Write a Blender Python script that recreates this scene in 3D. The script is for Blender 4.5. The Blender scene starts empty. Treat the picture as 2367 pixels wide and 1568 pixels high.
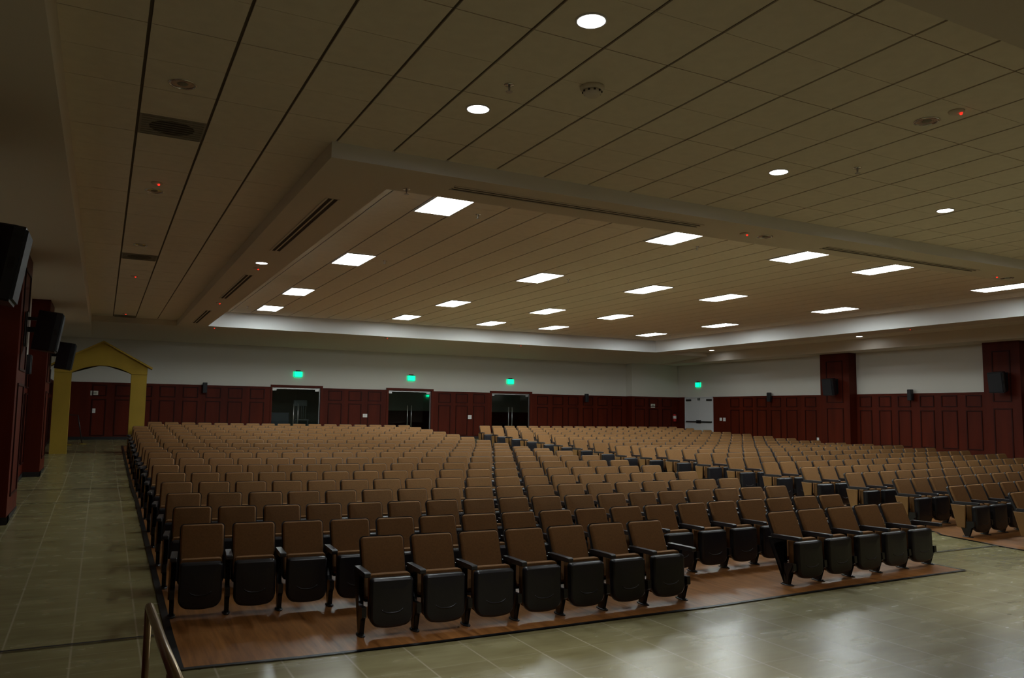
import bpy, bmesh, math
from mathutils import Vector, Matrix
S = bpy.context.scene; C = S.collection
CAM = dict(f=1819.3455, cx=-0.6758, cy=-7.0793, cz=1.998, yaw=0.477502, pit=0.093903, rol=0.013873)
EXPOSURE = 0.0; PANEL_E = 36.0; PANEL_COL = (0.9, 0.985, 0.97); LAMP_E = 60.0; EXIT_E = 1.6; SPOT_W = 120.0
# hall dimensions in metres: X across the hall, Y away from the stage, Z up
H1 = 4.8065; H2 = 4.6336; H3 = 5.1299; H4 = 4.4098; TW = 0.6246; TL = 1.277; TX = -0.5212; TY = -2.2156; XC = 1.3056; YF = 0.9124; XRL = 2.1874; XRR = 19.9448; YRF = 1.7655; YRB = 19.5805; RX = 3.455; YW = 23.9008; XW = 24.2854; HW = 2.8717; XB = -1.114; YB = 0.6274; M1 = 0.0433; YA = 8.7023; YC = 11.2097; M2 = 0.0425; 
RY = -.1; YSB = 20.08; XSR = XW-1.09; YHD = -4.22; XJ, YJ = 21.534, 23.414
# seat positions (x, y), row by row from the front
SL = [[(0.26,0.08),(0.74,0.02),(1.24,-0.03),(1.73,-0.07),(2.23,-0.1),(2.73,-0.12),(3.24,-0.14),(3.75,-0.14),(4.26,-0.14),(4.78,-0.14),(5.31,-0.13),(5.85,-0.11),(6.4,-0.09),(6.96,-0.07),(7.52,-0.03),(8.09,0),(8.66,0.04),(9.24,0.08)],
[(0.26,1.19),(0.75,1.14),(1.24,1.09),(1.74,1.06),(2.24,1.02),(2.74,1),(3.25,0.98),(3.76,0.97),(4.27,0.96),(4.78,0.96),(5.31,0.96),(5.85,0.97),(6.4,0.98),(6.95,1),(7.5,1.02),(8.05,1.04),(8.61,1.06),(9.17,1.09)],
[(0.26,2.29),(0.74,2.23),(1.24,2.18),(1.73,2.14),(2.23,2.11),(2.73,2.08),(3.23,2.06),(3.74,2.04),(4.25,2.03),(4.75,2.02),(5.28,2.02),(5.82,2.02),(6.36,2.02),(6.9,2.03),(7.45,2.04),(8,2.06),(8.55,2.08),(9.1,2.1)],
[(0.26,3.39),(0.74,3.33),(1.24,3.27),(1.73,3.23),(2.22,3.19),(2.72,3.16),(3.22,3.13),(3.72,3.11),(4.23,3.09),(4.73,3.08),(5.25,3.07),(5.79,3.07),(6.32,3.07),(6.86,3.07),(7.4,3.08),(7.95,3.09),(8.49,3.1),(9.04,3.12)],
[(0.26,4.48),(0.74,4.42),(1.23,4.36),(1.73,4.32),(2.22,4.27),(2.71,4.24),(3.21,4.21),(3.71,4.18),(4.21,4.16),(4.72,4.14),(5.23,4.13),(5.76,4.12),(6.29,4.12),(6.83,4.12),(7.37,4.12),(7.91,4.12),(8.45,4.13),(8.99,4.15)],
[(0.26,5.58),(0.74,5.51),(1.23,5.45),(1.72,5.4),(2.21,5.36),(2.71,5.32),(3.2,5.28),(3.7,5.25),(4.2,5.23),(4.7,5.21),(5.21,5.19),(5.74,5.18),(6.27,5.17),(6.8,5.16),(7.33,5.16),(7.87,5.16),(8.41,5.17),(8.95,5.18)],
[(0.26,6.67),(0.74,6.61),(1.23,6.54),(1.72,6.49),(2.21,6.44),(2.7,6.4),(3.2,6.36),(3.69,6.33),(4.19,6.3),(4.69,6.27),(5.2,6.25),(5.72,6.24),(6.25,6.22),(6.78,6.21),(7.31,6.21),(7.84,6.21),(8.37,6.21),(8.91,6.21)],
[(0.26,7.77),(0.74,7.7),(1.23,7.63),(1.72,7.58),(2.21,7.52),(2.7,7.48),(3.19,7.44),(3.68,7.4),(4.18,7.37),(4.68,7.34),(5.18,7.32),(5.71,7.29),(6.23,7.28),(6.75,7.27),(7.28,7.26),(7.81,7.25),(8.34,7.25),(8.88,7.25)],
[(0.27,8.96),(0.75,8.84),(1.23,8.74),(1.72,8.66),(2.21,8.61),(2.69,8.56),(3.19,8.51),(3.68,8.47),(4.17,8.44),(4.67,8.41),(5.17,8.38),(5.69,8.36),(6.21,8.34),(6.74,8.32),(7.26,8.31),(7.79,8.3),(8.31,8.29),(8.84,8.29)],
[(0.27,10.11),(0.76,9.99),(1.24,9.88),(1.72,9.78),(2.2,9.69),(2.69,9.6),(3.17,9.53),(3.65,9.46),(4.13,9.4),(4.62,9.35),(5.11,9.3),(5.62,9.26),(6.13,9.22),(6.63,9.19),(7.15,9.16),(7.66,9.14),(8.18,9.13),(8.7,9.12)],
[(0.28,11.26),(0.76,11.16),(1.25,11.04),(1.73,10.94),(2.21,10.84),(2.7,10.75),(3.18,10.67),(3.66,10.59),(4.14,10.53),(4.63,10.47),(5.12,10.41),(5.63,10.36),(6.13,10.32),(6.64,10.29),(7.15,10.25),(7.67,10.23),(8.18,10.21),(8.7,10.19)],
[(0.28,12.4),(0.77,12.32),(1.26,12.24),(1.75,12.18),(2.24,12.11),(2.73,12.06),(3.23,12),(3.72,11.96),(4.22,11.91),(4.71,11.87),(5.22,11.83),(5.74,11.8),(6.27,11.77),(6.79,11.74),(7.31,11.72),(7.84,11.7),(8.37,11.68),(8.9,11.67)],
[(0.28,13.54),(0.77,13.46),(1.26,13.39),(1.75,13.32),(2.25,13.25),(2.74,13.19),(3.23,13.13),(3.73,13.08),(4.22,13.04),(4.72,12.99),(5.23,12.95),(5.75,12.92),(6.27,12.88),(6.79,12.85),(7.32,12.83),(7.84,12.8),(8.37,12.79),(8.89,12.77)],
[(0.29,14.7),(0.78,14.61),(1.27,14.53),(1.76,14.46),(2.25,14.39),(2.75,14.33),(3.24,14.27),(3.73,14.22),(4.23,14.17),(4.72,14.12),(5.23,14.08),(5.75,14.04),(6.27,14),(6.79,13.97),(7.32,13.94),(7.84,13.91),(8.37,13.89),(8.89,13.87)],
[(0.29,15.85),(0.78,15.76),(1.27,15.68),(1.76,15.61),(2.26,15.54),(2.75,15.47),(3.25,15.41),(3.74,15.35),(4.23,15.3),(4.73,15.25),(5.24,15.21),(5.76,15.16),(6.28,15.12),(6.8,15.09),(7.32,15.06),(7.84,15.03),(8.37,15),(8.9,14.98)],
[(0.29,17.01),(0.79,16.92),(1.28,16.84),(1.77,16.76),(2.26,16.68),(2.76,16.62),(3.25,16.55),(3.75,16.49),(4.24,16.44),(4.74,16.39),(5.24,16.34),(5.76,16.29),(6.28,16.25),(6.8,16.21),(7.33,16.18),(7.85,16.15),(8.37,16.12),(8.9,16.09)],
[(0.3,18.17),(0.79,18.08),(1.28,17.99),(1.78,17.91),(2.27,17.84),(2.76,17.77),(3.26,17.7),(3.75,17.64),(4.25,17.58),(4.74,17.53),(5.25,17.48),(5.77,17.43),(6.29,17.38),(6.81,17.34),(7.33,17.3),(7.85,17.27),(8.38,17.24),(8.9,17.21)],
[(0.3,19.33),(0.8,19.24),(1.29,19.15),(1.78,19.07),(2.27,18.99),(2.77,18.92),(3.26,18.85),(3.76,18.79),(4.25,18.73),(4.75,18.67),(5.26,18.62),(5.78,18.57),(6.29,18.52),(6.82,18.48),(7.34,18.43),(7.86,18.4),(8.38,18.36),(8.91,18.33)],
[(0.31,20.5),(0.8,20.41),(1.29,20.32),(1.79,20.23),(2.28,20.15),(2.78,20.08),(3.27,20.01),(3.77,19.94),(4.26,19.88),(4.76,19.82),(5.26,19.76),(5.78,19.71),(6.3,19.66),(6.82,19.61),(7.34,19.57),(7.87,19.53),(8.39,19.49),(8.91,19.46)]]
SR = [[(12.82,0.42),(13.42,0.49),(14.03,0.56),(14.64,0.63),(15.24,0.69),(15.84,0.76),(16.44,0.83),(17.05,0.9),(17.67,0.97),(18.28,1.04),(18.91,1.12),(19.54,1.2),(20.17,1.28),(20.81,1.36),(21.45,1.45),(22.1,1.53),(22.75,1.62),(23.41,1.71)],
[(12.59,1.33),(13.16,1.38),(13.73,1.43),(14.3,1.48),(14.88,1.54),(15.46,1.59),(16.05,1.65),(16.64,1.72),(17.23,1.78),(17.83,1.84),(18.43,1.91),(19.04,1.98),(19.65,2.05),(20.27,2.13),(20.89,2.2),(21.51,2.28),(22.14,2.36),(22.77,2.44)],
[(12.48,2.31),(13.03,2.35),(13.6,2.39),(14.16,2.44),(14.73,2.49),(15.3,2.54),(15.88,2.59),(16.46,2.65),(17.04,2.7),(17.63,2.76),(18.22,2.82),(18.81,2.89),(19.41,2.95),(20.02,3.02),(20.62,3.09),(21.23,3.16),(21.85,3.23),(22.47,3.31)],
[(12.38,3.29),(12.93,3.33),(13.48,3.37),(14.04,3.41),(14.6,3.45),(15.16,3.5),(15.73,3.54),(16.3,3.59),(16.88,3.65),(17.45,3.7),(18.04,3.76),(18.62,3.81),(19.21,3.87),(19.8,3.94),(20.4,4),(21,4.07),(21.6,4.13),(22.21,4.2)],
[(12.29,4.29),(12.84,4.32),(13.38,4.35),(13.94,4.39),(14.49,4.43),(15.05,4.47),(15.61,4.51),(16.17,4.56),(16.73,4.6),(17.3,4.65),(17.88,4.7),(18.45,4.76),(19.03,4.81),(19.61,4.87),(20.2,4.93),(20.79,4.99),(21.38,5.05),(21.98,5.12)],
[(12.22,5.29),(12.76,5.32),(13.3,5.35),(13.85,5.38),(14.39,5.41),(14.94,5.45),(15.49,5.49),(16.05,5.53),(16.61,5.57),(17.17,5.62),(17.74,5.66),(18.31,5.71),(18.88,5.76),(19.45,5.82),(20.03,5.87),(20.61,5.92),(21.2,5.98),(21.78,6.04)],
[(12.15,6.3),(12.69,6.32),(13.22,6.35),(13.76,6.38),(14.31,6.41),(14.85,6.44),(15.4,6.47),(15.95,6.51),(16.5,6.55),(17.06,6.59),(17.61,6.63),(18.18,6.68),(18.74,6.72),(19.31,6.77),(19.88,6.82),(20.45,6.87),(21.03,6.93),(21.61,6.98)],
[(12.1,7.31),(12.62,7.33),(13.16,7.36),(13.69,7.38),(14.23,7.41),(14.77,7.43),(15.31,7.46),(15.85,7.5),(16.4,7.53),(16.95,7.57),(17.5,7.61),(18.06,7.65),(18.62,7.69),(19.18,7.74),(19.74,7.78),(20.31,7.83),(20.88,7.88),(21.45,7.93)],
[(12.04,8.33),(12.57,8.35),(13.1,8.37),(13.63,8.39),(14.16,8.41),(14.69,8.43),(15.23,8.46),(15.77,8.49),(16.31,8.52),(16.86,8.55),(17.4,8.59),(17.95,8.63),(18.51,8.66),(19.08,8.72),(19.67,8.79),(20.26,8.86),(20.86,8.93),(21.47,9.01)],
[(11.84,9.15),(12.37,9.17),(12.89,9.2),(13.42,9.22),(13.95,9.25),(14.49,9.29),(15.03,9.32),(15.57,9.36),(16.12,9.41),(16.68,9.45),(17.24,9.5),(17.8,9.56),(18.37,9.61),(18.94,9.67),(19.52,9.73),(20.11,9.8),(20.7,9.87),(21.29,9.94)],
[(11.82,10.2),(12.34,10.21),(12.86,10.23),(13.39,10.25),(13.91,10.28),(14.45,10.31),(14.98,10.34),(15.52,10.37),(16.06,10.41),(16.61,10.46),(17.16,10.5),(17.72,10.55),(18.28,10.6),(18.85,10.65),(19.42,10.71),(19.99,10.77),(20.57,10.84),(21.16,10.9)],
[(12.08,11.65),(12.61,11.66),(13.13,11.67),(13.65,11.68),(14.18,11.69),(14.71,11.71),(15.24,11.72),(15.78,11.74),(16.32,11.77),(16.85,11.79),(17.39,11.81),(17.93,11.84),(18.48,11.87),(19.03,11.9),(19.58,11.93),(20.13,11.97),(20.68,12.01),(21.24,12.04)],
[(12.07,12.73),(12.59,12.74),(13.12,12.74),(13.64,12.75),(14.16,12.76),(14.69,12.77),(15.22,12.79),(15.75,12.8),(16.29,12.82),(16.82,12.84),(17.36,12.87),(17.9,12.89),(18.44,12.92),(18.98,12.94),(19.53,12.97),(20.08,13.01),(20.63,13.04),(21.18,13.07)],
[(12.06,13.82),(12.58,13.82),(13.1,13.82),(13.62,13.83),(14.15,13.84),(14.68,13.85),(15.2,13.86),(15.73,13.87),(16.26,13.89),(16.8,13.9),(17.33,13.92),(17.87,13.95),(18.41,13.97),(18.95,13.99),(19.49,14.02),(20.04,14.05),(20.59,14.08),(21.13,14.11)],
[(12.06,14.91),(12.57,14.91),(13.09,14.91),(13.62,14.91),(14.14,14.92),(14.66,14.92),(15.19,14.93),(15.71,14.94),(16.24,14.96),(16.77,14.97),(17.31,14.99),(17.84,15.01),(18.38,15.03),(18.92,15.05),(19.46,15.07),(20,15.1),(20.55,15.13),(21.09,15.16)],
[(12.05,16.01),(12.57,16),(13.09,16),(13.61,16),(14.13,16),(14.65,16.01),(15.17,16.01),(15.7,16.02),(16.23,16.03),(16.76,16.04),(17.29,16.06),(17.82,16.07),(18.35,16.09),(18.89,16.11),(19.43,16.14),(19.97,16.16),(20.51,16.18),(21.05,16.21)],
[(12.05,17.11),(12.57,17.1),(13.08,17.1),(13.6,17.09),(14.12,17.09),(14.64,17.09),(15.16,17.1),(15.69,17.1),(16.21,17.11),(16.74,17.12),(17.27,17.13),(17.8,17.15),(18.33,17.16),(18.87,17.18),(19.4,17.2),(19.94,17.22),(20.48,17.24),(21.02,17.27)],
[(12.05,18.21),(12.56,18.2),(13.08,18.2),(13.6,18.19),(14.12,18.19),(14.63,18.19),(15.16,18.19),(15.68,18.19),(16.2,18.2),(16.73,18.2),(17.26,18.21),(17.79,18.23),(18.32,18.24),(18.85,18.25),(19.38,18.27),(19.92,18.29),(20.45,18.31),(21,18.33)],
[(12.05,19.32),(12.56,19.31),(13.08,19.3),(13.6,19.29),(14.11,19.29),(14.63,19.29),(15.15,19.28),(15.67,19.28),(16.2,19.29),(16.72,19.29),(17.25,19.3),(17.77,19.31),(18.3,19.32),(18.83,19.33),(19.36,19.35),(19.9,19.36),(20.43,19.38),(20.97,19.4)]]
# ------------------------------------------------------------------ camera, world, exposure
def make_camera():
    f, cx, cy, cz = CAM['f'], CAM['cx'], CAM['cy'], CAM['cz']
    yaw, pit, rol = CAM['yaw'], CAM['pit'], CAM['rol']
    F = Vector((math.sin(yaw)*math.cos(pit), math.cos(yaw)*math.cos(pit), math.sin(pit)))
    R = Vector((math.cos(yaw), -math.sin(yaw), 0)); U = R.cross(F)
    R2 = R*math.cos(rol)+U*math.sin(rol); U2 = U*math.cos(rol)-R*math.sin(rol)
    d = bpy.data.cameras.new('camera'); o = bpy.data.objects.new('camera', d)
    C.objects.link(o)
    M = Matrix((R2, U2, -F)).transposed().to_4x4(); M.translation = Vector((cx, cy, cz))
    o.matrix_world = M
    d.sensor_fit = 'HORIZONTAL'; d.sensor_width = 36.0; d.lens = f/2367*36.0
    d.clip_start = .05; d.clip_end = 200
    S.camera = o
    return F
FWD = make_camera()
W = bpy.data.worlds.new('world'); S.world = W; W.use_nodes = True
W.node_tree.nodes['Background'].inputs[0].default_value = (0.5, 0.55, 0.6, 1)
W.node_tree.nodes['Background'].inputs[1].default_value = 0.0
S.view_settings.view_transform = 'Standard'; S.view_settings.look = 'None'
S.view_settings.gamma = 1; S.view_settings.use_curve_mapping = False
S.view_settings.exposure = EXPOSURE
S.cycles.use_denoising = True
S.cycles.max_bounces = 10; S.cycles.diffuse_bounces = 6; S.cycles.glossy_bounces = 4; S.cycles.transparent_max_bounces = 12
S.cycles.sample_clamp_indirect = 4.0

# ------------------------------------------------------------------ materials
def mat(name, col, rough=.5, spec=.5, metal=0, var=None, bump=None, emit=None):
    """plain principled material with procedural variation: var=(scale xyz, amount), bump=(scale, strength)"""
    m = bpy.data.materials.new(name); m.use_nodes = True
    nt = m.node_tree; b = nt.nodes['Principled BSDF']
    b.inputs['Base Color'].default_value = (*col, 1); b.inputs['Roughness'].default_value = rough
    b.inputs['Specular IOR Level'].default_value = spec; b.inputs['Metallic'].default_value = metal
    tc = nt.nodes.new('ShaderNodeTexCoord')
    if var:
        mp = nt.nodes.new('ShaderNodeMapping'); mp.inputs['Scale'].default_value = var[0]
        nz = nt.nodes.new('ShaderNodeTexNoise'); nz.inputs['Scale'].default_value = 1; nz.inputs['Detail'].default_value = 5
        cr = nt.nodes.new('ShaderNodeValToRGB'); a = var[1]
        cr.color_ramp.elements[0].position = .3; cr.color_ramp.elements[1].position = .7
        cr.color_ramp.elements[0].color = (*[c*(1-a) for c in col], 1); cr.color_ramp.elements[1].color = (*[min(1, c*(1+a)) for c in col], 1)
        nt.links.new(tc.outputs['Object'], mp.inputs['Vector']); nt.links.new(mp.outputs['Vector'], nz.inputs['Vector'])
        nt.links.new(nz.outputs['Fac'], cr.inputs['Fac']); nt.links.new(cr.outputs['Color'], b.inputs['Base Color'])
    if bump:
        n2 = nt.nodes.new('ShaderNodeTexNoise'); n2.inputs['Scale'].default_value = bump[0]; n2.inputs['Detail'].default_value = 3
        bp = nt.nodes.new('ShaderNodeBump'); bp.inputs['Strength'].default_value = bump[1]; bp.inputs['Distance'].default_value = .004
        nt.links.new(tc.outputs['Object'], n2.inputs['Vector']); nt.links.new(n2.outputs['Fac'], bp.inputs['Height'])
        nt.links.new(bp.outputs['Normal'], b.inputs['Normal'])
    if emit:
        b.inputs['Emission Color'].default_value = (*emit[0], 1); b.inputs['Emission Strength'].default_value = emit[1]
    return m
M = {}
M['fabric'] = mat('tan_fabric', (.23, .113, .040), .8, .25, var=((60, 60, 60), .10), bump=(400, .25))
M['black'] = mat('black_plastic', (.016, .016, .020), .34, .5, bump=(250, .08))
M['steel'] = mat('black_steel', (.013, .013, .014), .3, .5, bump=(200, .05))
M['armpad'] = mat('dark_arm', (.022, .022, .027), .38, .5, bump=(250, .08))
M['wood'] = mat('cherry_panel', (.085, .0105, .0030), .5, .14, var=((3, 3, .4), .22))
M['mould'] = mat('shade_painted_moulding', (.030, .0045, .002), .5, .14)  # shade lines round the panels are put into this darker moulding colour
M['woodside'] = mat('seat_end_laminate', (.21, .105, .032), .5, .4, var=((8, 2, 2), .12))
M['paint'] = mat('wall_paint', (.68, .66, .60), .8, .2, bump=(60, .08))
M['white'] = mat('white_gypsum', (.80, .80, .80), .8, .2, bump=(60, .05))
M['soffit'] = mat('soffit_paint', (.72, .67, .57), .85, .2, bump=(60, .05))
M['tile'] = mat('ceiling_tile', (.84, .79, .66), .9, .15, var=((9, 9, 9), .03), bump=(120, .25))
M['grid'] = mat('ceiling_grid', (.13, .105, .08), .7, .2)
M['strip'] = mat('black_edge_strip', (.008, .008, .009), .4, .4)
M['arch'] = mat('yellow_paint', (.36, .235, .028), .7, .25, var=((2, 2, 1.2), .10))
M['trimdark'] = mat('dark_base', (.012, .010, .010), .5, .4)
M['metal'] = mat('brushed_metal', (.55, .55, .54), .35, .5, 1.0)
M['rail'] = mat('brass_rail', (.30, .21, .11), .28, .5, .85)
M['door'] = mat('white_door', (.66, .66, .68), .45, .4)
M['plate'] = mat('white_plate', (.78, .78, .76), .4, .4)
M['signface'] = mat('sign_face', (.62, .60, .52), .5, .4)
M['signink'] = mat('sign_ink', (.10, .12, .10), .5, .3)
M['red'] = mat('red_enamel', (.45, .02, .02), .3, .5)
M['grille'] = mat('speaker_grille', (.010, .010, .013), .55, .4, bump=(500, .4))
M['chrome'] = mat('chrome', (.75, .75, .74), .12, .5, 1.0)
M['vent'] = mat('vent_grey', (.30, .28, .23), .7, .3)
M['slot'] = mat('slot_dark', (.05, .04, .03), .7, .2)
M['led'] = mat('red_led', (.3, 0, 0), .4, .3, emit=((1, .02, .01), 2.2))
M['exitgreen'] = mat('exit_green', (.02, .3, .15), .4, .3, emit=((.0, 1, .42), EXIT_E))
M['panel'] = mat('light_panel', (.8, .8, .8), .5, .2, emit=(PANEL_COL, PANEL_E))
M['lamp'] = mat('downlight_lamp', (.8, .8, .8), .5, .2, emit=((.95, .96, 1.0), LAMP_E))
M['lamp_small'] = mat('aisle_lamp', (.8, .8, .8), .5, .2, emit=((.95, .97, 1.0), LAMP_E*.8))
M['sofa'] = mat('grey_upholstery', (.22, .20, .24), .8, .2, bump=(200, .3))
M['chairwood'] = mat('pale_painted_wood', (.32, .29, .30), .5, .3)

def glass_mat():
    m = bpy.data.materials.new('door_glass'); m.use_nodes = True; nt = m.node_tree
    for n in list(nt.nodes): nt.nodes.remove(n)
    out = nt.nodes.new('ShaderNodeOutputMaterial'); mix = nt.nodes.new('ShaderNodeMixShader')
    tr = nt.nodes.new('ShaderNodeBsdfTransparent'); tr.inputs[0].default_value = (.72, .78, .76, 1)
    gl = nt.nodes.new('ShaderNodeBsdfGlossy'); gl.inputs['Roughness'].default_value = .02
    fr = nt.nodes.new('ShaderNodeFresnel'); fr.inputs[0].default_value = 1.5
    nt.links.new(fr.outputs[0], mix.inputs[0]); nt.links.new(tr.outputs[0], mix.inputs[1]); nt.links.new(gl.outputs[0], mix.inputs[2])
    nt.links.new(mix.outputs[0], out.inputs[0]); return m
M['glass'] = glass_mat()

def floor_tile_mat():
    m = bpy.data.materials.new('stone_floor_tile'); m.use_nodes = True; nt = m.node_tree; N = nt.nodes; L = nt.links
    b = N['Principled BSDF']; tc = N.new('ShaderNodeTexCoord'); sp = N.new('ShaderNodeSeparateXYZ'); L.new(tc.outputs['Object'], sp.inputs[0])
    def mth(op, a, bb=None):
        n = N.new('ShaderNodeMath'); n.operation = op
        for i, q in enumerate((a, bb)):
            if q is None: continue
            if isinstance(q, (int, float)): n.inputs[i].default_value = q
            else: L.new(q, n.inputs[i])
        return n.outputs[0]
    def line(axis, off, w):
        q = mth('FRACT', mth('DIVIDE', mth('ADD', sp.outputs[axis], off), .5))
        d = mth('ABSOLUTE', mth('SUBTRACT', q, .5))
        r = N.new('ShaderNodeMapRange'); r.interpolation_type = 'SMOOTHSTEP'; L.new(d, r.inputs[0]); r.inputs[1].default_value = 0; r.inputs[2].default_value = w; r.inputs[3].default_value = 1; r.inputs[4].default_value = 0
        return r.outputs[0]
    g = mth('MAXIMUM', line('X', .29+.25+10, .026), mth('MULTIPLY', line('Y', .65+.25+20, .026), .4))
    mp = N.new('ShaderNodeMapping'); mp.inputs['Scale'].default_value = (1.0, 3.0, 1); L.new(tc.outputs['Object'], mp.inputs[0])
    n1 = N.new('ShaderNodeTexNoise'); n1.inputs['Scale'].default_value = 1.5; n1.inputs['Detail'].default_value = 2.5; n1.inputs['Roughness'].default_value = .62; L.new(mp.outputs[0], n1.inputs['Vector'])
    # each tile has a slightly different tone
    fx = mth('FLOOR', mth('DIVIDE', mth('ADD', sp.outputs['X'], .29+10), .5)); fy = mth('FLOOR', mth('DIVIDE', mth('ADD', sp.outputs['Y'], .65+20), .5))
    cb = N.new('ShaderNodeCombineXYZ'); L.new(fx, cb.inputs[0]); L.new(fy, cb.inputs[1])
    wn = N.new('ShaderNodeTexWhiteNoise'); L.new(cb.outputs[0], wn.inputs['Vector'])
    fac = mth('ADD', mth('MULTIPLY', n1.outputs['Fac'], 1.0), mth('MULTIPLY', mth('SUBTRACT', wn.outputs['Value'], .5), .12))
    cr = N.new('ShaderNodeValToRGB'); e = cr.color_ramp.elements; e[0].position = .12; e[1].position = .90
    e[0].color = (.160, .134, .056, 1); e[1].color = (.30, .268, .132, 1); L.new(fac, cr.inputs['Fac'])
    mx = N.new('ShaderNodeMix'); mx.data_type = 'RGBA'; L.new(g, mx.inputs[0]); L.new(cr.outputs['Color'], mx.inputs[6]); mx.inputs[7].default_value = (.37, .33, .21, 1)
    L.new(mx.outputs[2], b.inputs['Base Color'])
    rg = N.new('ShaderNodeMapRange'); L.new(n1.outputs['Fac'], rg.inputs[0]); rg.inputs[3].default_value = .20; rg.inputs[4].default_value = .32
    L.new(rg.outputs[0], b.inputs['Roughness']); b.inputs['Specular IOR Level'].default_value = .5
    bp = N.new('ShaderNodeBump'); bp.inputs['Strength'].default_value = .08; bp.inputs['Distance'].default_value = .003; bp.invert = True
    L.new(g, bp.inputs['Height']); L.new(bp.outputs['Normal'], b.inputs['Normal'])
    return m
M['floortile'] = floor_tile_mat()

def wood_floor_mat():
    m = bpy.data.materials.new('wood_vinyl_floor'); m.use_nodes = True; nt = m.node_tree; N = nt.nodes; L = nt.links
    b = N['Principled BSDF']; tc = N.new('ShaderNodeTexCoord')
    def noise(sc, det, rough=.55):
        mp = N.new('ShaderNodeMapping'); mp.inputs['Scale'].default_value = sc; L.new(tc.outputs['Object'], mp.inputs[0])
        n = N.new('ShaderNodeTexNoise'); n.inputs['Scale'].default_value = 1; n.inputs['Detail'].default_value = det; n.inputs['Roughness'].default_value = rough
        n.inputs['Distortion'].default_value = .4; L.new(mp.outputs[0], n.inputs['Vector']); return n.outputs['Fac']
    a, c2 = noise((24, 1.6, 1), 6), noise((5, .7, 1), 4)
    md = N.new('ShaderNodeMath'); md.operation = 'MULTIPLY_ADD'; L.new(a, md.inputs[0]); md.inputs[1].default_value = .65
    m2 = N.new('ShaderNodeMath'); m2.operation = 'MULTIPLY'; L.new(c2, m2.inputs[0]); m2.inputs[1].default_value = .35; L.new(m2.outputs[0], md.inputs[2])
    cr = N.new('ShaderNodeValToRGB'); e = cr.color_ramp.elements; e[0].position = .34; e[1].position = .66
    e[0].color = (.155, .056, .013, 1); e[1].color = (.40, .172, .050, 1); L.new(md.outputs[0], cr.inputs['Fac']); L.new(cr.outputs['Color'], b.inputs['Base Color'])
    b.inputs['Roughness'].default_value = .33; b.inputs['Specular IOR Level'].default_value = .45
    return m
M['woodfloor'] = wood_floor_mat()

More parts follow.
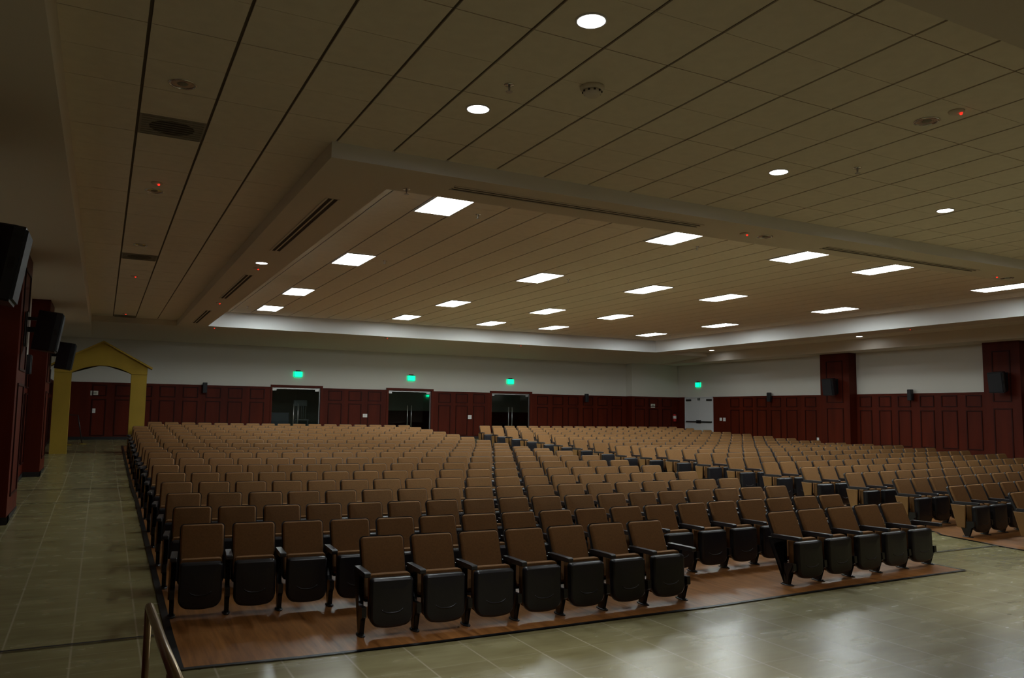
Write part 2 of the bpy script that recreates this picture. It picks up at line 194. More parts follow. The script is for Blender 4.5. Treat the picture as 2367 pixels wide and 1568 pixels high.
# ------------------------------------------------------------------ mesh helpers
class MB:
    """collects polygons; build() links them as one mesh object"""
    def __init__(s): s.v = []; s.f = []; s.mi = []; s.sm = []
    def add(s, vs, fs, mi=0, sm=False):
        o = len(s.v); s.v += [tuple(v) for v in vs]
        for f in fs: s.f.append([i+o for i in f]); s.mi.append(mi); s.sm.append(sm)
    def box(s, a, b, mi=0, bev=0):
        x0, y0, z0 = [min(p, q) for p, q in zip(a, b)]; x1, y1, z1 = [max(p, q) for p, q in zip(a, b)]
        if bev <= 0:
            s.add([(x0,y0,z0),(x1,y0,z0),(x1,y1,z0),(x0,y1,z0),(x0,y0,z1),(x1,y0,z1),(x1,y1,z1),(x0,y1,z1)],
                  [(0,3,2,1),(4,5,6,7),(0,1,5,4),(1,2,6,5),(2,3,7,6),(3,0,4,7)], mi)
        else:
            e = bev; ring = lambda z, i: [(x0+i+e*.0,y0+i+e,z),(x0+i+e,y0+i,z),(x1-i-e,y0+i,z),(x1-i,y0+i+e,z),(x1-i,y1-i-e,z),(x1-i-e,y1-i,z),(x0+i+e,y1-i,z),(x0+i,y1-i-e,z)]
            s.loft([ring(z0, e*.6), ring(z0+e, 0), ring(z1-e, 0), ring(z1, e*.6)], mi, sm=False)
    def loft(s, rings, mi=0, sm=True, caps=(True, True), closed=True):
        n = len(rings[0]); o = len(s.v)
        for r in rings: s.v += [tuple(p) for p in r]
        for k in range(len(rings)-1):
            for i in range(n if closed else n-1):
                j = (i+1) % n
                s.f.append([o+k*n+i, o+k*n+j, o+(k+1)*n+j, o+(k+1)*n+i]); s.mi.append(mi); s.sm.append(sm)
        if caps[0]: s.f.append([o+i for i in reversed(range(n))]); s.mi.append(mi); s.sm.append(False)
        if caps[1]: s.f.append([o+(len(rings)-1)*n+i for i in range(n)]); s.mi.append(mi); s.sm.append(False)
    def prism(s, poly, axis, a, b, mi=0):
        """poly of 2D points in the two other axes, extruded along axis from a to b"""
        def P(p, t):
            return {0: (t, p[0], p[1]), 1: (p[0], t, p[1]), 2: (p[0], p[1], t)}[axis]
        r0, r1 = [P(p, a) for p in poly], [P(p, b) for p in poly]
        s.loft([r0, r1], mi, sm=False)
    def tube(s, pts, r, n=10, mi=0, caps=True):
        pts = [Vector(p) for p in pts]; rings = []
        for i, p in enumerate(pts):
            d = (pts[min(i+1, len(pts)-1)]-pts[max(i-1, 0)]).normalized()
            u = d.cross(Vector((0, 0, 1)))
            if u.length < 1e-3: u = Vector((1, 0, 0))
            u.normalize(); w = d.cross(u)
            rings.append([p+u*(r*math.cos(2*math.pi*k/n))+w*(r*math.sin(2*math.pi*k/n)) for k in range(n)])
        s.loft(rings, mi, True, (caps, caps))
    def lathe(s, prof, c=(0,0,0), n=24, mi=0, cap=(True, True)):
        s.loft([[(c[0]+r*math.cos(2*math.pi*k/n), c[1]+r*math.sin(2*math.pi*k/n), c[2]+z) for k in range(n)] for r, z in prof], mi, True, cap)
    def quad(s, a, b, c, d, mi=0): s.add([a, b, c, d], [(0, 1, 2, 3)], mi)
    def mesh(s, name, mats):
        me = bpy.data.meshes.new(name); me.from_pydata(s.v, [], s.f)
        for m in mats: me.materials.append(m)
        me.polygons.foreach_set('material_index', s.mi); me.polygons.foreach_set('use_smooth', s.sm)
        bm = bmesh.new(); bm.from_mesh(me); bmesh.ops.recalc_face_normals(bm, faces=bm.faces); bm.to_mesh(me); bm.free()
        me.update(); return me
    def build(s, name, mats, parent=None, loc=None):
        if not isinstance(mats, (list, tuple)): mats = [mats]
        o = bpy.data.objects.new(name, s.mesh(name, mats)); C.objects.link(o)
        if parent: o.parent = parent
        if loc: o.location = loc
        return o

def empty(name, loc=(0,0,0), rz=0):
    o = bpy.data.objects.new(name, None); C.objects.link(o); o.location = loc; o.rotation_euler = (0, 0, rz); o.empty_display_size = .1
    return o
def tag(o, label, cat, group=None, kind=None):
    o['label'] = label; o['category'] = cat
    if group: o['group'] = group
    if kind: o['kind'] = kind
    return o
def struct(o, label=None):
    o['kind'] = 'structure'
    if label: o['label'] = label
    return o
def dup(root, loc, rz=0, sc=None):
    r = root.copy(); C.objects.link(r); r.location = loc; r.rotation_euler = (0, 0, rz)
    if sc: r.scale = sc
    for ch in root.children:
        c = ch.copy(); C.objects.link(c); c.parent = r
        for g in ch.children:
            d = g.copy(); C.objects.link(d); d.parent = c
    return r

def zf(y):
    return M1*(min(max(y-YB, 0), YA-YB))+M2*max(y-YC, 0)
YS = sorted(set([round(-10+.4*i, 3) for i in range(86)]+[YB, YA, YC, 24.0, 28.0]))

# ------------------------------------------------------------------ floor
fl = MB()
for a, b in zip(YS[:-1], YS[1:]):
    fl.quad((-2.6, a, zf(a)), (24.6, a, zf(a)), (24.6, b, zf(b)), (-2.6, b, zf(b)))
struct(fl.build('floor', M['floortile']), 'beige stone tile floor of the aisles and the front')

WZ = .008
def wood_area(name, left, right, front, yend, label):
    """left(y), right(y): x of the side edges; front(u): y of the front edge for u in 0..1"""
    nu, g = 40, MB(); vs = []; fs = []
    ny = 150
    for j in range(ny+1):
        for i in range(nu+1):
            u = i/nu; y0 = front(u); y = y0+(yend-y0)*j/ny
            vs.append((left(y)+(right(y)-left(y))*u, y, zf(y)+WZ))
    for j in range(ny):
        for i in range(nu):
            k = j*(nu+1)+i; fs.append((k, k+1, k+nu+2, k+nu+1))
    g.add(vs, fs)
    return struct(g.build(name, M['woodfloor']), label)
def interp(xs, ys):
    def f(x):
        if x <= xs[0]: return ys[0]
        for a, b, p, q in zip(xs[:-1], xs[1:], ys[:-1], ys[1:]):
            if x <= b: return p+(q-p)*(x-a)/(b-a)
        return ys[-1]
    return f
def ribbon(name, pts, w, side, label):
    """flat black strip along pts, w wide, on the given side of its travel"""
    g = MB(); L_, R_ = [], []
    for i, p in enumerate(pts):
        a, b = Vector(pts[max(i-1, 0)]), Vector(pts[min(i+1, len(pts)-1)]); d = (b-a).normalized(); n = Vector((-d.y, d.x))*side
        q = Vector(p)+n*w
        L_.append((p[0], p[1], zf(p[1])+WZ+.004)); R_.append((q.x, q.y, zf(q.y)+WZ+.004))
    n = len(pts); g.add(L_+R_, [(i, i+1, n+i+1, n+i) for i in range(n-1)])
    return struct(g.build(name, M['strip']), label)
PITCH = .525
def seat_edges(tab, first):
    xs, ys = [], []
    for row in tab:
        k = 0 if first else len(row)-1; k2 = 1 if first else len(row)-2
        ys.append(row[k][1]); xs.append(row[k][0]-(row[k2][0]-row[k][0])*.5)
    return ys, xs
ly, lx = seat_edges(SL[1:], False); L_right = interp([-.6, .2]+ly+[22], [9.545, 9.60]+[x+.10 for x in lx]+[lx[-1]+.12])
ry, rx = seat_edges(SR, True); R_left = interp([-.9, .234, .69, 1.78]+ry[1:]+[22], [12.02, 12.04, 12.09, 12.06]+[x-.04 for x in rx[1:]]+[rx[-1]-.04])
front_pts = [(-.005,-.357),(.884,-.447),(1.991,-.502),(3.3,-.514),(5.164,-.507),(7.232,-.425),(9.546,-.366)]
fy = interp([p[0] for p in front_pts], [p[1] for p in front_pts])
wood_area('floor_wood', lambda y: -.005, L_right, lambda u: fy(-.005+9.55*u), 21.2, 'brown wood floor under the near seating block')
wood_area('floor_wood', R_left, lambda y: 22.0, lambda u: -.15+.9*u, 21.2, 'brown wood floor under the far seating block')
trim_n = [0]
def tn(): trim_n[0] += 1; return 'trim_%d' % trim_n[0]
frange = lambda a, b, n: [a+(b-a)*i/n for i in range(n+1)]
ribbon(tn(), [(x, fy(x)) for x in frange(-.06, 9.60, 60)], .045, -1, 'black edge strip along the front of the near wood floor')
ribbon(tn(), [(-.005, y) for y in frange(-.36, 21.2, 110)], .062, 1, 'black edge strip beside the side aisle')
ribbon(tn(), [(L_right(y), y) for y in frange(-.40, 21.2, 110)], .045, -1, 'black edge strip at the centre aisle, near block')
ribbon(tn(), [(R_left(y), y) for y in frange(-.15, 21.2, 110)], .045, 1, 'black edge strip at the centre aisle, far block')
ribbon(tn(), [(12.05+9.95*u, -.15+.9*u) for u in frange(0, 1, 40)], .045, -1, 'black edge strip at the front of the far wood floor')
for y0 in (YB+.03, YA, YC):
    ribbon(tn(), [(x, y0) for x in frange(-2.2, -.06, 8)], .035, 1, 'dark joint line across the side aisle')
ribbon(tn(), [(x, YB+.03) for x in frange(9.66, 12.03, 10)], .035, 1, 'dark joint line across the centre aisle')

# ------------------------------------------------------------------ ceiling
HG = .014
def tile_field(g, x0, x1, y0, y1, z, ox, oy, gx, gy, half):
    """suspended tiles with open joints below a grid plane; material 0 tile, 1 grid"""
    g.quad((x0, y0, z+HG), (x1, y0, z+HG), (x1, y1, z+HG), (x0, y1, z+HG), 1)
    i0, i1 = math.floor((x0-ox)/TW), math.ceil((x1-ox)/TW); k0, k1 = math.floor((y0-oy)/TL), math.ceil((y1-oy)/TL)
    for i in range(i0, i1):
        for k in range(k0, k1):
            segs = [(0, .5), (.5, 1)] if half else [(0, 1)]
            for a, b in segs:
                xa, xb = max(x0, ox+i*TW+gx), min(x1, ox+(i+1)*TW-gx)
                ga, gb = (gy if a == 0 else half), (gy if b == 1 else half)
                ya, yb = max(y0, oy+(k+a)*TL+ga), min(y1, oy+(k+b)*TL-gb)
                if xb-xa < .01 or yb-ya < .01: continue
                c = [(xa, ya), (xb, ya), (xb, yb), (xa, yb)]
                g.add([(*p, z) for p in c]+[(*p, z+HG) for p in c], [(0, 3, 2, 1), (0, 1, 5, 4), (1, 2, 6, 5), (2, 3, 7, 6), (3, 0, 4, 7)], 0)
FX0, FX1, FY0, FY1 = XC, XRR+.88, YF, YSB     # outer faces of the dropped frame
cl = MB()
tile_field(cl, XB, XSR, YHD, FY0, H1, TX, TY, .013, .005, .0022)
tile_field(cl, XB, FX0, FY0, YSB, H1, TX, TY, .013, .005, .0022)
tile_field(cl, FX1, XSR, FY0, YSB, H1, TX, TY, .013, .005, .0022)
tile_field(cl, XRL, XRR, YRF, YRB, H3, RX, RY, .014, .002, 0)
struct(cl.build('ceiling', [M['tile'], M['grid']]), 'suspended ceiling of large cream tiles')
fr = MB()   # dropped gypsum frame round the lighted recess
for x0, x1, y0, y1 in ((FX0, XRL, FY0, FY1), (XRR, FX1, FY0, FY1), (XRL, XRR, FY0, YRF), (XRL, XRR, YRB, FY1)):
    fr.quad((x0, y0, H2), (x1, y0, H2), (x1, y1, H2), (x0, y1, H2), 0)
fr.quad((FX0, FY0, H2), (FX1, FY0, H2), (FX1, FY0, H1+HG), (FX0, FY0, H1+HG), 1)
fr.quad((FX0, FY0, H2), (FX0, FY1, H2), (FX0, FY1, H1+HG), (FX0, FY0, H1+HG), 0)
fr.quad((FX1, FY0, H2), (FX1, FY1, H2), (FX1, FY1, H1+HG), (FX1, FY0, H1+HG), 0)
for a, b in (((XRL, YRF), (XRR, YRF)), ((XRR, YRF), (XRR, YRB)), ((XRR, YRB), (XRL, YRB)), ((XRL, YRB), (XRL, YRF))):
    fr.quad((*a, H2), (*b, H2), (*b, H3+HG), (*a, H3+HG), 1)
struct(fr.build('ceiling_frame', [M['soffit'], M['white']]), 'dropped plaster frame round the lit ceiling recess')
so = MB()   # perimeter soffit
XWL, YFW = -2.20, -10.0
def soff(x0, x1, y0, y1): so.quad((x0, y0, H4), (x1, y0, H4), (x1, y1, H4), (x0, y1, H4), 0)
soff(XWL, XB, YFW, YW); soff(XSR, XW, YFW, YW); soff(XB, XSR, YFW, YHD)
so.quad((XB, YSB, H2), (XSR, YSB, H2), (XSR, YW, H4), (XB, YW, H4), 0)
so.add([(XB, YSB, H4), (XB, YSB, H2), (XB, YW, H4)], [(0, 1, 2)], 0); so.add([(XSR, YSB, H4), (XSR, YSB, H2), (XSR, YW, H4)], [(0, 1, 2)], 0)
so.quad((XB, YSB, H2), (XSR, YSB, H2), (XSR, YSB, H1+HG), (XB, YSB, H1+HG), 0)
for a, b in (((XB, YHD), (XB, YSB)), ((XSR, YHD), (XSR, YSB))):
    so.quad((*a, H4), (*b, H4), (*b, H1+HG), (*a, H1+HG), 0)
so.quad((XB, YHD, H4), (XSR, YHD, H4), (XSR, YHD, H1+HG), (XB, YHD, H1+HG), 1)
struct(so.build('ceiling_soffit', [M['soffit'], M['white']]), 'plain lower soffit round the hall')
tp = MB(); tp.quad((XWL-.3, YFW-.3, 5.6), (XW+.3, YFW-.3, 5.6), (XW+.3, YW+.3, 5.6), (XWL-.3, YW+.3, 5.6)); struct(tp.build('roof', M['white']), 'roof slab above the ceiling')

# ------------------------------------------------------------------ walls and wainscot
def panel_frames(g, axis, plane, out, ranges, z0, z1, b=.032, t=.022, mi=1):
    """raised picture-frame moulding; axis 1: wall at y=plane (ranges along x), axis 0: wall at x=plane (ranges along y)"""
    for a0, a1 in ranges:
        for (p0, q0, p1, q1) in ((a0, z0, a1, z0+b), (a0, z1-b, a1, z1), (a0, z0+b, a0+b, z1-b), (a1-b, z0+b, a1, z1-b)):
            if axis == 1: g.box((p0, plane, q0), (p1, plane+out*t, q1), mi)
            else: g.box((plane, p0, q0), (plane+out*t, p1, q1), mi)
PANZ = ((2.395, 2.785), (1.02, 2.285))
DOORS = [(5.064, 6.911), (9.695, 11.562), (14.381, 16.287)]; DFR = [(5.004, 6.993), (9.60, 11.657), (14.306, 16.385)]
DH = 2.862
ZB = zf(YW)
w = MB()    # back wall above the panelling, with the door openings
xs = [XWL]
for a, b in DFR:
    w.box((xs[-1], YW, .5), (a, YW+.18, H4+.5)); w.box((a, YW, 2.95), (b, YW+.18, H4+.5)); xs.append(b)
w.box((xs[-1], YW, .5), (XJ, YW+.18, H4+.5)); w.box((XJ, YJ, .5), (XW, YW+.18, H4+.5))
struct(w.build('wall_back', M['paint']), 'cream back wall above red wood panelling')
wl = MB(); wl.box((XWL-.18, YFW, -.2), (XWL, YW+.18, H4+.5)); struct(wl.build('wall_left', M['paint']), 'cream side wall beside the aisle')
wr = MB(); wr.box((XW, YFW, -.2), (XW+.18, 20.873, H4+.5)); wr.box((XW, 22.863, -.2), (XW+.18, YW+.18, H4+.5)); wr.box((XW, 20.873, 2.885), (XW+.18, 22.863, H4+.5)); wr.box((XW+.06, 20.8, -.2), (XW+.18, 22.9, 2.9))
struct(wr.build('wall_right', M['paint']), 'cream far side wall above red wood panelling')
wf = MB(); wf.box((XWL, YFW-.18, -.2), (XW, YFW, H4+.5)); struct(wf.build('wall_front', M['paint']), 'wall behind the stage')
# wainscot
g = MB(); T = .035
segs = [(XWL, DFR[0][0]), (DFR[0][1], DFR[1][0]), (DFR[1][1], DFR[2][0]), (DFR[2][1], XJ)]
for a, b in segs:
    g.box((a, YW-T, .5), (b, YW, HW-.05)); g.box((a, YW-T-.015, HW-.05), (b, YW, HW))
pans = [(-2.0,-1.75),(-1.0,-.55),(-.28,.26),(.36,.89),(1.137,1.657),(1.909,2.424),(2.691,3.213),(3.47,3.98),(4.253,4.781),(7.224,7.765),(8.035,8.57),(8.828,9.384),(11.891,12.444),(12.683,13.241),(13.5,14.05)]+[(16.65+.81*i, 17.2+.81*i) for i in range(6)]
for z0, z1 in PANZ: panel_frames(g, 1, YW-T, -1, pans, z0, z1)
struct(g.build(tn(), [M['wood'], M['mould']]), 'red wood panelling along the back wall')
g = MB(); g.box((XJ-T, YJ-T, .5), (XW, YJ, HW)); g.box((XJ-T, YJ, .5), (XJ, YW, HW))
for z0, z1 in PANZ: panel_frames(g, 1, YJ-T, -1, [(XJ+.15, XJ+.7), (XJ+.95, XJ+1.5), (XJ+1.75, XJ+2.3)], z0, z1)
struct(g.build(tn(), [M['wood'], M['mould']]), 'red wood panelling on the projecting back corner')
g = MB()
for a, b in ((YFW, 20.873), (22.863, YJ-T)):
    g.box((XW-T, a, -.2), (XW, b, HW-.05)); g.box((XW-T-.015, a, HW-.05), (XW, b, HW))
rp = [(12.453,12.961),(11.65,12.152),(10.879,11.383),(10.018,10.536),(9.206,9.756),(8.387,8.913),(15.938,16.506),(14.979,15.539)]+[(16.8+.8*i, 17.35+.8*i) for i in range(4)]+[(1.2+.8*i, 1.75+.8*i) for i in range(7)]
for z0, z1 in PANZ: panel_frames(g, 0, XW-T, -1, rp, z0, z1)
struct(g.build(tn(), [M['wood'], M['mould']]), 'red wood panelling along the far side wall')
g = MB(); g.box((XWL, YFW, -.2), (XWL+T, YW, HW-.05)); g.box((XWL, YFW, HW-.05), (XWL+T+.015, YW, HW))
lp = [(8.75+.82*i, 9.3+.82*i) for i in range(6)]+[(15.6+.82*i, 16.15+.82*i) for i in range(9)]+[(2.1+.82*i, 2.65+.82*i) for i in range(5)]
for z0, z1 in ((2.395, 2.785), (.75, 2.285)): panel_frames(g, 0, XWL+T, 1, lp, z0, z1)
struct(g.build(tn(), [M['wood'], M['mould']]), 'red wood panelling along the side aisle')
# pilasters
def pilaster(x0, x1, y0, y1, out, label):
    g = MB(); g.box((x0, y0, -.2), (x1, y1, H4)); px = x1 if out > 0 else x0; z = zf((y0+y1)/2)
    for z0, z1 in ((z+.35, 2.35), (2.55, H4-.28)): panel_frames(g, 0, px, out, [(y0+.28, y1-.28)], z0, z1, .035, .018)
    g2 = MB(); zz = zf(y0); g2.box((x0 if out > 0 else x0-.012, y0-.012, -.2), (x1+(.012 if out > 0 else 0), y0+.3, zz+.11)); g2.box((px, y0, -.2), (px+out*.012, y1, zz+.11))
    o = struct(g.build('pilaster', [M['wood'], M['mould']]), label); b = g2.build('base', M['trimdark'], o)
    return o
pilaster(XWL, -1.835, -.25, 1.50, 1, 'red wood pilaster beside the stage')
pilaster(XWL, -1.835, 6.72, 8.25, 1, 'red wood pilaster on the side aisle, nearer one')
pilaster(XWL, -1.835, 13.45, 15.0, 1, 'red wood pilaster on the side aisle, further one')
pilaster(XW-.4, XW, 13.11, 14.434, -1, 'red wood pilaster on the far wall, further one')
pilaster(XW-.4, XW, 6.95, 8.08, -1, 'red wood pilaster on the far wall, nearer one')
bs = MB(); bs.box((XWL+T, YFW, -.2), (XWL+T+.012, YW-T, .0)); 
for a, b in zip(YS[:-1], YS[1:]):
    if b > YW: break
    bs.add([(XWL+T+.014, a, zf(a)), (XWL+T+.014, b, zf(b)), (XWL+T+.014, b, zf(b)+.1), (XWL+T+.014, a, zf(a)+.1)], [(0, 1, 2, 3)])
struct(bs.build('baseboard_left', M['trimdark']), 'dark baseboard along the side aisle')
bs = MB()
for a, b in segs: bs.box((a, YW-T-.014, .6), (b, YW-T, ZB+.1))
struct(bs.build('baseboard_back', M['trimdark']), 'dark baseboard along the back wall')

# ------------------------------------------------------------------ foyer behind the glass doors
FYE = YW+4.2
f = MB(); f.quad((2, YW+.02, ZB), (20, YW+.02, ZB), (20, FYE+.2, ZB), (2, FYE+.2, ZB)); struct(f.build('floor_foyer', M['floortile']))
f = MB(); f.quad((2, YW+.18, 3.5), (20, YW+.18, 3.5), (20, FYE+.2, 3.5), (2, FYE+.2, 3.5)); struct(f.build('ceiling_foyer', M['tile']))
f = MB(); f.box((2, FYE, ZB), (20, FYE+.15, 3.5)); f.box((1.85, YW+.18, ZB), (2, FYE, 3.5)); f.box((20, YW+.18, ZB), (20.15, FYE, 3.5)); f.box((8.3, YW+1.4, ZB), (8.45, FYE, 3.5))
struct(f.build('wall_foyer', M['paint']), 'dim foyer wall behind the glass doors')
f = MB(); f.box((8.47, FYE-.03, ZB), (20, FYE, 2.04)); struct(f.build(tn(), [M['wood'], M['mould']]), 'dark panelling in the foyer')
def foyer_lamp(x, y, e, label):
    t = empty('foyer_ceiling_light', (x, y, 3.48)); tag(t, label, 'ceiling light', 'foyer ceiling lights')
    g = MB(); g.box((-.32, -.32, -.03), (.32, .32, .015)); g.build('frame', M['white'], t)
    m = M['panel'].copy(); m.name = 'foyer_diffuser'; m.node_tree.nodes['Principled BSDF'].inputs['Emission Strength'].default_value = e
    g = MB(); g.box((-.28, -.28, -.042), (.28, .28, -.031)); g.build('diffuser', m, t)
foyer_lamp(12.3, YW+2.2, .55, 'dim square light in the foyer behind the middle glass door')
foyer_lamp(16.9, YW+2.2, .55, 'dim square light in the foyer behind the glass door by the far block')
foyer_lamp(4.4, YW+2.6, .10, 'faint square light in the foyer behind the glass door nearest the arch')

# glass doors
def glass_door(n, op, frm, label):
    t = empty('door_%d' % n, ((op[0]+op[1])/2, YW, ZB)); struct(t, label); X0, X1 = op[0]-t.location.x, op[1]-t.location.x; f0, f1 = frm[0]-t.location.x, frm[1]-t.location.x
    top = DH-ZB
    g = MB(); g.box((f0, -.055, 0), (X0, .18, 2.95-ZB)); g.box((X1, -.055, 0), (f1, .18, 2.95-ZB)); g.box((f0, -.06, top+.004), (f1, .18, 2.955-ZB)); g.build('frame', M['wood'], t)
    g = MB(); g.box((X0, .04, top-.055), (X1, .10, top)); g.box((X1-.035, .04, 0), (X1, .10, top-.06)); g.box((X0, .04, 0), (X0+.012, .10, top-.06)); g.build('header_rail', M['metal'], t)
    mid = (X0+X1)/2
    for sgn in (-1, 1):
        a, b = (X0+.014, mid-.004) if sgn < 0 else (mid+.004, X1-.037)
        l = MB(); l.box((a, .064, .02), (b, .076, top-.06)); lf = l.build('leaf', M['glass'], t)
        hx = mid+sgn*.085; hh = MB(); hh.tube([(hx, .02, .42), (hx, .02, 1.36)], .016, 10)
        for z in (.6, 1.18): hh.tube([(hx, .02, z), (hx, .07, z)], .010, 8)
        hh.build('handle', M['metal'], lf)
        p = MB(); px = X0+.02 if sgn < 0 else X1-.19; p.box((px, .05, top-.125), (px+.15, .09, top-.062)); p.build('patch_fitting', M['metal'], lf)
    return t
glass_door(1, DOORS[0], DFR[0], 'dark double glass door nearest the yellow arch')
glass_door(2, DOORS[1], DFR[1], 'double glass door in the middle of the back wall')
glass_door(3, DOORS[2], DFR[2], 'double glass door behind the far seating block')
# white double door
t = empty('door_4', (XW, (20.873+22.863)/2, zf(21.87))); struct(t, 'white double door with panic bars in the far corner')
zt = 2.885-t.location.z; hw = (22.863-20.873)/2
g = MB(); g.box((-.05, -hw, 0), (.06, -hw+.05, zt)); g.box((-.05, hw-.05, 0), (.06, hw, zt)); g.box((-.05, -hw, zt-.05), (.06, hw, zt)); g.build('frame', M['door'], t)
for sgn in (-1, 1):
    y0, y1 = (-hw+.055, -.006) if sgn < 0 else (.006, hw-.055)
    l = MB(); l.box((-.02, y0, .01), (.03, y1, zt-.055)); lf = l.build('leaf', M['door'], t)
    b = MB(); zb = 1.715-t.location.z; b.box((-.085, min(sgn*.05, sgn*.88), zb-.03), (-.05, max(sgn*.05, sgn*.88), zb+.03)); b.box((-.09, min(sgn*.02, sgn*.13), zb-.07), (-.02, max(sgn*.02, sgn*.13), zb+.07)); b.box((-.05, min(sgn*.84, sgn*.88), zb-.03), (-.02, max(sgn*.84, sgn*.88), zb+.03)); b.build('panic_bar', M['trimdark'], lf)
    c = MB(); a0, a1 = sorted((sgn*(hw-.10), sgn*(hw-.45))); c.box((-.075, a0, zt-.20), (-.02, a1, zt-.115), 0, .008); c.build('door_closer', M['trimdark'], lf)
    h = MB(); h.box((-.05, min(sgn*.03, sgn*.07), zt-.17), (-.02, max(sgn*.03, sgn*.07), zt-.06)); h.build('latch', M['trimdark'], lf)

# foyer furniture glimpsed through the first door
t = empty('rocking_chair', (6.45, YW+1.25, ZB)); tag(t, 'pale spindle-back chair seen through the dark glass door', 'chair')
g = MB(); g.box((-.27, .10, 1.28), (.27, .14, 1.52), 0, .01); g.build('top_rail', M['chairwood'], t)
g = MB()
for i in range(6): g.tube([(-.21+.084*i, .06, .74), (-.21+.084*i, .12, 1.29)], .012, 8)
g.build('spindles', M['chairwood'], t)
g = MB(); g.box((-.27, -.32, .70), (.27, .10, .75), 0, .01); g.build('seat', M['chairwood'], t)
for x in (-.24, .24):
    for y in (-.29, .08): g = MB(); g.tube([(x, y, 0), (x*.95, y, .70)], .018, 8); g.build('leg', M['chairwood'], t)
t = empty('sofa', (5.62, YW+1.2, ZB)); tag(t, 'low grey sofa seen through the dark glass door', 'sofa')
g = MB(); g.box((-.42, -.4, .12), (.42, .4, .45), 0, .03); g.build('seat', M['sofa'], t)
g = MB(); g.box((-.42, .25, .452), (.42, .42, 1.0), 0, .03); g.build('backrest', M['sofa'], t)
for x in (-.36, .36):
    for y in (-.33, .33): g = MB(); g.box((x-.025, y-.025, 0), (x+.025, y+.025, .118)); g.build('leg', M['trimdark'], t)

# ------------------------------------------------------------------ ceiling fittings
PANELS = [[RX+.0+i*TW, yc] for i, ys in ((0, (3.70, 8.71, 13.85, 17.79)), (7, (3.61, 8.61, 13.69, 17.61)), (12, (3.71, 8.64, 13.66, 17.60)), (16, (3.80, 8.70, 13.66, 17.54)), (23, (3.96, 8.82, 13.65, 17.49))) for yc in ys]
colw = ['first', 'second', 'third', 'fourth', 'fifth']; roww = ['front', 'second', 'third', 'rearmost']
lp0 = None
for n, (x, y) in enumerate(PANELS):
    loc = (x+TW/2, y, H3)
    if lp0 is None:
        t = empty('ceiling_light_panel', loc)
        g = MB()
        for a, b in (((-TW/2+.002, -TL/2+.003), (TW/2-.002, -TL/2+.03)), ((-TW/2+.002, TL/2-.03), (TW/2-.002, TL/2-.003)), ((-TW/2+.002, -TL/2+.03), (-TW/2+.025, TL/2-.03)), ((TW/2-.025, -TL/2+.03), (TW/2-.002, TL/2-.03))): g.box((*a, -.022), (*b, -.001))
        g.build('frame', M['white'], t)
        g = MB(); g.box((-TW/2+.026, -TL/2+.031, -.016), (TW/2-.026, TL/2-.031, -.002)); g.build('diffuser', M['panel'], t)
        lp0 = t
    else: t = dup(lp0, loc)
    tag(t, 'lit ceiling panel, %s column counted from the arch side, %s row' % (colw[n//4], roww[n % 4]), 'ceiling light', 'lit panels in the ceiling recess')

def downlight(x, y, z, lit, label, grp, r=.115, lm='lamp'):
    t = empty('recessed_downlight', (x, y, z)); tag(t, label, 'ceiling light', grp)
    g = MB(); g.lathe([(r, 0), (r, -.008), (r*.86, -.010), (r*.86, -.001)], n=28, cap=(False, False)); g.build('trim_ring', M['chrome'] if not lit else M['white'], t)
    g = MB()
    if lit: g.lathe([(.0005, -.0045), (r*.84, -.0045), (r*.84, -.0015), (.0005, -.0015)], n=28); g.build('lamp', M[lm], t)
    if lit:
        ld = bpy.data.lights.new('downlight_beam', 'SPOT'); far_row = y < -2; ld.energy = SPOT_W*(3.2 if far_row else .32); ld.spot_size = math.radians(66 if far_row else 100); ld.spot_blend = .75; ld.shadow_soft_size = .07; ld.color = (.97, .98, 1.0)
        lo = bpy.data.objects.new('downlight_beam', ld); C.objects.link(lo); lo.parent = t; lo.location = (0, 0, -.03)
    else:
        g.lathe([(r*.84, -.003), (r*.55, -.0015), (.0005, -.0012)], n=28, cap=(False, False)); g.build('reflector', M['chrome'], t)
        g = MB(); g.lathe([(.0005, -.012), (.03, -.010), (.045, -.002)], n=16, cap=(False, False)); g.build('bulb', M['vent'], t)
    return t
for (x, y), l in zip([(2.28, -2.534), (2.266, -.645), (6.083, -.635), (9.276, -.515)], ['nearest the stage header', 'near the dropped frame corner', 'third along the front tiles', 'beyond the others on the front tiles']):
    downlight(x, y, H1, True, 'lit round downlight %s' % l, 'lit downlights in the front tile ceiling')
for (x, y), l in zip([(9.35, -2.5), (12.6, -.5), (12.6, -2.5), (15.8, -.5), (19.0, -.5)], ['second row, ninth metre', 'past the frame edge', 'second row, past the frame edge', 'toward the far aisle', 'nearest the far aisle']):  # added lamps out of view, to brighten the front floor and ceiling
    downlight(x, y, H1, True, 'added fill downlight outside the view, %s' % l, 'lit downlights in the front tile ceiling')
for (x, y), l in zip([(22.438, 18.911), (22.437, 11.458)], ['deeper in the hall', 'nearer the stage']):
    downlight(x, y, H1, True, 'small lit downlight over the far side aisle, the one %s' % l, 'lit downlights over the far side aisle', lm='lamp_small')
downlight(1.737, 7.446, H2, True, 'lit round downlight in the dropped frame between two slot diffusers', 'frame downlights', lm='lamp_small')
for (x, y), z, l in [((-.21, .113), H1, 'unlit chrome downlight over the side aisle, nearest the stage'), ((-.227, 3.933), H1, 'unlit chrome downlight over the side aisle, beside a red sensor light'), ((-.239, 7.775), H1, 'unlit chrome downlight over the side aisle, before the second square vent'), ((6.105, -2.457), H1, 'unlit chrome downlight in the front tiles beside a red sensor light'), ((7.83, 1.32), H2, 'unlit chrome downlight in the frame between the two long slots'), ((14.168, 1.556), H2, 'unlit chrome downlight in the frame past the second long slot')]:
    downlight(x, y, z, False, l, 'unlit downlights')
